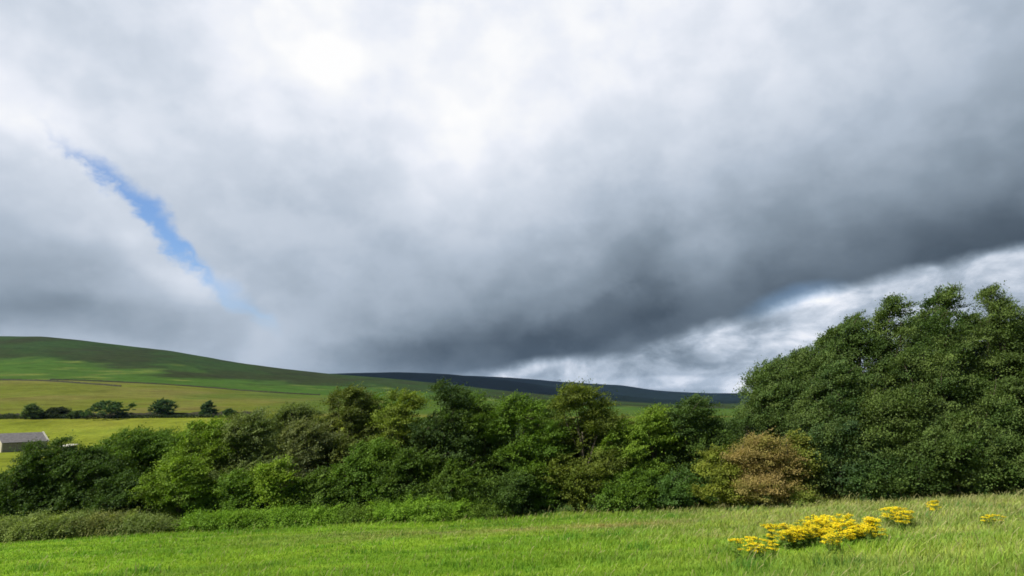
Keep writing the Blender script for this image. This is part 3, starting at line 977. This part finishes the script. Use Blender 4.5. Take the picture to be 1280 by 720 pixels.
# the coloured bushes
tree('shrub', 'yellow-green shrub left of the copper bush', 'shrub', 894, 560, 70, 49.2, (0.125, 0.155, 0.020), prof='bush', shoots=5, col_b=(0.15, 0.16, 0.025), leaf=0.15)
tree('copper_bush', 'copper-brown bush between two yellow-green shrubs', 'bush', 948, 543, 98, 48.4, (0.225, 0.170, 0.062), prof='bush', shoots=6, col_b=(0.19, 0.175, 0.045), leaf=0.11, density=1.15)
tree('shrub', 'olive-yellow shrub right of the copper bush', 'shrub', 992, 541, 64, 49.2, (0.14, 0.150, 0.024), prof='bush', shoots=3, col_b=(0.11, 0.14, 0.025), leaf=0.15)
tree('shrub', 'small round yellow-green shrub at the field edge under the dark trees', 'shrub', 1000, 613, 40, 47.3, (0.13, 0.155, 0.025), prof='bush', col_b=(0.10, 0.14, 0.025), leaf=0.13, lobes=9)

# bank of brambles and nettles at the foot of the belt
BR, NE = (0.135, 0.180, 0.055), (0.120, 0.215, 0.024)
for lab, px, top, w, Y, c, nm in [
    ('grey-green bramble thicket at the lower left frame edge', 22, 664, 80, 46.5, BR, 'bramble_thicket'),
    ('grey-green bramble thicket just right of the one at the left frame edge', 72, 652, 84, 47.4, BR, 'bramble_thicket'),
    ('brownish green bramble thicket in the middle of the left bank', 122, 646, 84, 48.2, (0.125, 0.145, 0.048), 'bramble_thicket'),
    ('bramble thicket below the shaded low tree', 168, 648, 74, 48.2, BR, 'bramble_thicket'),
    ('low bramble thicket touching the foot of the light bushy tree', 202, 655, 50, 47.6, (0.095, 0.13, 0.036), 'bramble_thicket'),
    ('low nettle patch just right of the light bushy tree', 262, 648, 66, 48.0, NE, 'nettle_bed'),
    ('bright green nettle patch left of the foot of the small lime tree', 306, 641, 70, 48.6, NE, 'nettle_bed'),
    ('bright green nettle patch right below the small lime tree', 352, 638, 76, 48.8, NE, 'nettle_bed'),
    ('nettle patch below the low dark bushy tree by the twiggy one', 402, 639, 66, 49.0, NE, 'nettle_bed'),
    ('low nettle patch near the pale slender trunk', 448, 641, 56, 49.0, (0.09, 0.15, 0.024), 'nettle_bed'),
    ('nettle patch left below the low upright dark tree', 500, 634, 70, 49.0, NE, 'nettle_bed'),
    ('tallest bright green nettle patch, below the dark-topped tree', 545, 629, 84, 49.0, NE, 'nettle_bed'),
    ('low nettle patch under the green leafy tree by the dark-topped one', 596, 636, 60, 49.4, (0.09, 0.15, 0.024), 'nettle_bed'),
]:
    tree(nm, lab, 'brambles' if nm[0] == 'b' else 'nettles', px, top + 8, w, Y + 1.0, c, prof='bush', lobes=26, leaf=0.10, depth=0.4, flat=0.85, spray=0.75, shoots=7, thick=0.5,
         group='bramble thickets on the left bank' if nm[0] == 'b' else 'nettle patches along the foot of the belt')

# hedgerow bushes across the valley
for lab, px, top, w, Y, c, dn in [
    ('small round grey-green field tree on the left of the valley hedge', 41, 504, 24, 262, (0.055, 0.085, 0.030), 0.9),
    ('very dark low domed thorn bush on the valley hedge', 74, 509, 34, 268, (0.018, 0.026, 0.010), 0.9),
    ('dark small bush left of the broad valley tree', 98, 514, 20, 264, (0.030, 0.050, 0.016), 0.9),
    ('broad spreading dark tree on the valley hedge', 140, 500, 62, 262, (0.030, 0.062, 0.022), 0.9),
    ('rounded dark tree on the valley hedge right of the broad one', 205, 498, 34, 268, (0.028, 0.056, 0.022), 0.9),
    ('upright dark small tree above the hedge, right of the rounded one', 261, 501, 18, 268, (0.026, 0.052, 0.022), 0.9),
    ('low dark bush right of the upright small tree', 287, 511, 16, 262, (0.026, 0.050, 0.018), 0.9),
]:
    tree('field_tree' if 'tree' in lab.split('valley')[0] else 'thorn_bush', lab, 'tree' if 'tree' in lab.split('valley')[0] else 'bush', px, top, w, Y, tuple(1.3 * q for q in c), prof='bush', leaf=0.4, density=0.18, spray=1.0, lobes=18,
         group='scattered trees along the valley hedge')


# ------------------------------------------------------------------ valley: walls, hedge, barn, shed
def stone_wall(label, pts, h=1.3, th=0.6, seed=1):
    rng = np.random.default_rng(seed)
    P = []
    for (a, b) in zip(pts[:-1], pts[1:]):
        n = max(2, int(math.dist(a, b) / 1.2))
        for i in range(n):
            P.append((a[0] + (b[0] - a[0]) * i / n, a[1] + (b[1] - a[1]) * i / n))
    P.append(pts[-1])
    P = np.array(P)
    zg = ground(P[:, 0], P[:, 1])
    tn = unit(np.gradient(P, axis=0)); nr = np.stack([-tn[:, 1], tn[:, 0]], 1)
    hh = h * (1 + 0.14 * rng.normal(0, 1, len(P)).clip(-1.5, 1.5))
    sec = []
    for s, q in ((-1, 0), (-0.8, 1), (0.8, 1), (1, 0)):
        xy = P + nr * s * th / 2
        sec.append(np.concatenate([xy, (zg + hh * q - (0.4 if q == 0 else 0))[:, None]], 1))
    V = np.stack(sec, 1).reshape(-1, 3)
    n = len(P)
    F = []
    for i in range(n - 1):
        for k in range(3):
            F.append((i * 4 + k, i * 4 + k + 1, (i + 1) * 4 + k + 1, (i + 1) * 4 + k))
    F.append((0, 1, 2, 3)); F.append(((n - 1) * 4 + 3, (n - 1) * 4 + 2, (n - 1) * 4 + 1, (n - 1) * 4))
    o = mesh_obj('stone_wall', V, np.array(F, dtype=np.int32), M_STONE)
    tag(o, label, 'wall', 'dry stone walls across the valley fields')
    return o


def W(px, Y):
    return (ray(px, 500)[0] * Y, Y)


stone_wall('dark dry stone wall running behind the valley hedge trees', [W(-160, 268), W(0, 267), W(120, 268), W(250, 272), W(330, 276)], 1.5, seed=2)
stone_wall('thin stone wall low on the hillside pasture at the left frame edge', [W(-120, 640), W(0, 655), W(70, 640), W(112, 622), W(150, 610)], 1.2, seed=3)
stone_wall('long stone wall dividing the yellow pasture from the green band', [W(60, 668), W(150, 690), W(260, 705), W(330, 700), W(400, 715)], 1.1, seed=4)


def hedge():
    rng = np.random.default_rng(8)
    VV, FF, CC, off = [], [], [], 0
    n = 11000
    px = rng.uniform(-150, 300, n)
    Y = 263 + rng.normal(0, 0.6, n)
    x = np.array([ray(p, 500)[0] for p in px]) * Y
    top = np.where(px < 118, 1.7, 1.25) + 0.7 * fbm(x * 0.2, x * 0.0 + 2, 3, 5)
    z = ground(x, Y) + rng.uniform(0, 1, n) * top
    col = np.array((0.032, 0.050, 0.017)) * rng.uniform(0.7, 1.4, (n, 1))
    v, f, c = leaf_cloud(rng, np.stack([x, Y, z], 1), unit(rng.normal(0, 1, (n, 3)) + np.array([0, -0.4, 0.5])), rng.uniform(0.3, 0.7, n), col)
    o = mesh_obj('hedge', v, f, M_LEAF, None, c)
    tag(o, 'low dark hedge along the far side of the yellow valley field', 'hedge')


hedge()


def box_mesh(name, lo, hi, mat, parent):
    (a, b, c), (d, e, f) = lo, hi
    v = [(a, b, c), (d, b, c), (d, e, c), (a, e, c), (a, b, f), (d, b, f), (d, e, f), (a, e, f)]
    fs = [(0, 3, 2, 1), (4, 5, 6, 7), (0, 1, 5, 4), (1, 2, 6, 5), (2, 3, 7, 6), (3, 0, 4, 7)]
    return mesh_obj(name, np.array(v, float), fs, mat, parent)


def barn():
    # near corner of the barn stands at the origin: long side along +x, gable along +y
    cx, cy = W(9, 190)
    root = empty('barn', (cx, cy, gz(cx, cy) - 0.1), R(57))
    tag(root, 'long low stone barn with grey slate roof and pale gable at the left frame edge', 'barn')
    Lb, Db, He, Hr = 11.2, 7.2, 2.7, 4.9
    v = [(0, 0, -1), (Lb, 0, -1), (Lb, 0, He), (0, 0, He), (0, Db, -1), (Lb, Db, -1), (Lb, Db, He), (0, Db, He), (Lb, Db / 2, Hr)]
    mesh_obj('wall', np.array(v, float), [(0, 1, 2, 3), (5, 4, 7, 6), (1, 5, 6, 8, 2), (4, 0, 3, 7)], M_BARNSTONE, root)
    # rendered gable, 40 mm proud of the stone
    g = [(-0.04, -0.02, -1), (-0.04, Db + 0.02, -1), (-0.04, Db + 0.02, He), (-0.04, Db / 2, Hr), (-0.04, -0.02, He)]
    g2 = [(0.26, p[1], p[2]) for p in g]
    n = 5
    fs = [(0, 4, 3, 2, 1), (5, 6, 7, 8, 9)] + [(i, (i + 1) % n, n + (i + 1) % n, n + i) for i in range(n)]
    o = mesh_obj('gable', np.array(g + g2, float), fs, M_RENDER, root)
    o['label'] = 'pale rendered gable end'
    # roof: two slabs
    t = 0.16; ov = 0.3
    k = (Hr - He) / (Db / 2)
    rv, rf = [], []
    for s in (0, 1):
        ys = (-ov, Db / 2) if s == 0 else (Db + ov, Db / 2)
        zs = (He - ov * k + 0.03, Hr + 0.03)
        b = len(rv)
        for xx in (-0.2, Lb - 0.1):
            for yy, zz in zip(ys, zs):
                rv += [(xx, yy, zz), (xx, yy, zz + t)]
        rf += [(b, b + 2, b + 6, b + 4), (b + 1, b + 5, b + 7, b + 3), (b, b + 4, b + 5, b + 1), (b + 2, b + 3, b + 7, b + 6), (b, b + 1, b + 3, b + 2), (b + 4, b + 6, b + 7, b + 5)]
    mesh_obj('roof', np.array(rv, float), rf, M_SLATE, root)
    # pale coping stones on the far verge
    cv, cf = [], []
    for s in (0, 1):
        ys = (-0.35, Db / 2) if s == 0 else (Db + 0.35, Db / 2)
        zs = (He - 0.35 * k + 0.02, Hr + 0.04)
        b = len(cv)
        for xx in (Lb - 0.1, Lb + 0.3):
            for yy, zz in zip(ys, zs):
                cv += [(xx, yy, zz), (xx, yy, zz + 0.32)]
        cf += [(b, b + 2, b + 6, b + 4), (b + 1, b + 5, b + 7, b + 3), (b, b + 4, b + 5, b + 1), (b + 2, b + 3, b + 7, b + 6), (b, b + 1, b + 3, b + 2), (b + 4, b + 6, b + 7, b + 5)]
    o = mesh_obj('coping', np.array(cv, float), cf, M_PALE, root)
    o['label'] = 'pale coping on the roof end'


barn()


def shed():
    tx, tz = ray(86, 557.5)
    Y = 150
    x, z = tx * Y, EYE + tz * Y
    root = empty('shed', (x, Y, gz(x, Y)), R(-8))
    tag(root, 'small low shed with a pale roof glimpsed between the left-hand trees', 'shed')
    h = z - root.location.z
    box_mesh('wall', (-1.05, -1.2, -0.5), (1.05, 1.2, h), M_DARKWOOD, root)
    v = [(-1.2, -1.4, h + 0.003), (1.2, -1.4, h + 0.003), (1.2, 1.4, h + 0.25), (-1.2, 1.4, h + 0.25)]
    v2 = [(a, b, c + 0.1) for a, b, c in v]
    mesh_obj('roof', np.array(v + v2, float), [(0, 3, 2, 1), (4, 5, 6, 7), (0, 1, 5, 4), (1, 2, 6, 5), (2, 3, 7, 6), (3, 0, 4, 7)], M_PALE, root)


shed()


# ------------------------------------------------------------------ ragwort
M_PETAL = mat_leaf('petal', 0.2, 0.6, 0.15)


def ragwort_proto(seed):
    rng = np.random.default_rng(seed)
    root = empty('ragwort_plant')
    T = Tubes()
    lp, lo = [], []
    fv, ff, fc, off = [], [], [], 0
    ns = 8
    for i in range(ns):
        a = 2 * math.pi * i / ns + rng.uniform(-0.4, 0.4)
        b = np.array([math.cos(a) * rng.uniform(0.05, 0.26), math.sin(a) * rng.uniform(0.05, 0.26), rng.uniform(0.46, 0.92)])
        pts = curve_pts((rng.normal(0, 0.03), rng.normal(0, 0.03), -0.05), b, 0.08, rng, 6, 0.04)
        T.add(pts, 0.010, 0.005, 5)
        for q in range(14):
            s = rng.uniform(0.1, 0.85)
            c = pts[int(s * 5)]
            d = unit(np.array([*rng.normal(0, 1, 2), 0.25]))
            lp.append(c + d * 0.07); lo.append(d)
        # flat-topped head: florets on short stalks
        for q in range(7):
            tip = b + np.array([*rng.normal(0, 0.048, 2), rng.uniform(-0.03, 0.04)])
            T.add(np.array([b - (0, 0, 0.08), (b + tip) / 2 - (0, 0, 0.02), tip]), 0.004, 0.003, 4)
            n = 13
            p = tip + rng.normal(0, 1, (n, 3)) * np.array([0.034, 0.034, 0.016])
            nr = unit(np.array([0, 0, 1.0]) + rng.normal(0, 0.35, (n, 3)))
            ax = unit(np.cross(nr, rng.normal(0, 1, (n, 3)))); sd = np.cross(nr, ax)
            r = rng.uniform(0.013, 0.022, n)[:, None]
            V = np.stack([p - ax * r, p + sd * r, p + ax * r, p - sd * r], 1)
            fv.append(V.reshape(-1, 3)); ff.append(np.arange(n * 4).reshape(n, 4) + off); off += n * 4
            cc = np.array((0.86, 0.66, 0.016)) * rng.uniform(0.75, 1.12, (n, 1)) * np.array([rng.uniform(0.85, 1.05), 1.0, 1.0])
            fc.append(np.repeat(cc, 4, 0))
        mesh_obj('flower_head', np.concatenate(fv), np.concatenate(ff), M_PETAL, root, np.concatenate(fc))  # one whole flower head with all its florets
        fv, ff, fc, off = [], [], [], 0
    T.build('stem', M_STEM, root)
    v, f, c = leaf_cloud(rng, np.array(lp), np.array(lo), rng.uniform(0.10, 0.18, len(lp)), np.array((0.12, 0.20, 0.03)) * rng.uniform(0.7, 1.3, (len(lp), 1)), 0.3)
    mesh_obj('foliage', v, f, M_LEAF, root, c)
    return root


def ragwort():
    rng = random.Random(5)
    protos = [ragwort_proto(s) for s in (1, 2, 3)]
    used = [0, 0, 0]
    spots = []
    MAIN = 'yellow ragwort plant in the large dense flowering clump'
    n = 0
    while n < 78:
        u = min(max(rng.gauss(0.5, 0.27), 0), 1)
        px = 962 + 128 * u
        mid = 667 - 11 * u + 4 * math.sin(u * 9)
        half = 7 * math.sin(math.pi * min(1, 0.12 + 0.85 * u)) + 2
        q = rng.uniform(-1, 1)
        py = mid + q * half
        spots.append((px, py + 4 - 3 * q, (0.74 - 0.2 * q) * rng.uniform(0.8, 1.15), MAIN, 'ragwort of the large clump')); n += 1
    LEFT = 'yellow ragwort plant in the small loose group left of the large clump'
    for px, py in ((938, 686), (947, 682), (952, 690), (958, 684), (943, 690), (966, 688)):
        spots.append((px, py - 3, rng.uniform(0.5, 0.72), LEFT, 'ragwort left of the large clump'))
    spots.append((922, 687, 0.7, 'low sparse yellow ragwort plant at the left end of the flowers', None))
    RT = 'yellow ragwort plant in the compact group up the slope right of the large clump'
    for px, py in ((1112, 645), (1119, 649), (1127, 647), (1134, 648), (1129, 654), (1121, 641), (1138, 645)):
        spots.append((px, py, rng.uniform(0.85, 1.05), RT, 'ragwort right of the large clump'))
    for px, py in ((1163, 630), (1171, 631), (1168, 633)):
        spots.append((px, py, rng.uniform(0.85, 0.95), 'yellow ragwort plant in the small bright clump against the dark trees', 'ragwort against the dark trees'))
    for px, py in ((1235, 647), (1243, 648), (1252, 647)):
        spots.append((px, py, 0.62, 'thin pale yellow ragwort plant near the right frame edge', 'ragwort near the right edge'))
    for px, py in ((1100, 668), (1090, 672), (1048, 678), (1038, 680)):
        spots.append((px, py, 0.75, 'short ragwort plant on the fringe of the large clump', 'ragwort on the fringe of the large clump'))
    for i, (px, py, s, lab, grp) in enumerate(spots):
        k = i % 3
        o = protos[k] if not used[k] else copy_tree(protos[k])
        used[k] = 1
        # py is where the flowering top shows; the plant's foot is below it on the ground
        x, y = hit(px, py + 13)
        o.location = (x, y, gz(x, y))
        o.scale = (s * 0.95, s * 0.95, s * 0.72)
        o.rotation_euler = (rng.uniform(-0.06, 0.06), rng.uniform(0.0, 0.15), rng.uniform(0, 6.28))
        tag(o, lab, 'ragwort')
        if grp: o['group'] = grp
        elif 'group' in o: del o['group']


ragwort()


def haze():
    m = bpy.data.materials.new('haze')
    m.use_nodes = True
    t = m.node_tree
    for n in list(t.nodes): t.nodes.remove(n)
    out = t.nodes.new('ShaderNodeOutputMaterial')
    p = t.nodes.new('ShaderNodeVolumePrincipled')
    p.inputs['Color'].default_value = (0.34, 0.58, 1.0, 1)
    p.inputs['Density'].default_value = HAZE_DENSITY
    p.inputs['Anisotropy'].default_value = 0.0
    t.links.new(p.outputs[0], out.inputs['Volume'])
    g = bpy.data.objects['ground'].data
    co = np.zeros(len(g.vertices) * 3, np.float32)
    g.vertices.foreach_get('co', co)
    co = co.reshape(-1, 3)
    lo, hi = co.min(0) - 1.0, co.max(0) + 3.0
    o = box_mesh('haze', lo, hi, m, None)
    tag(o, kind='stuff')
    tag(o, 'thin blue haze over the valley and the far hills', 'haze')


HAZE_DENSITY = 2.3e-5
haze()
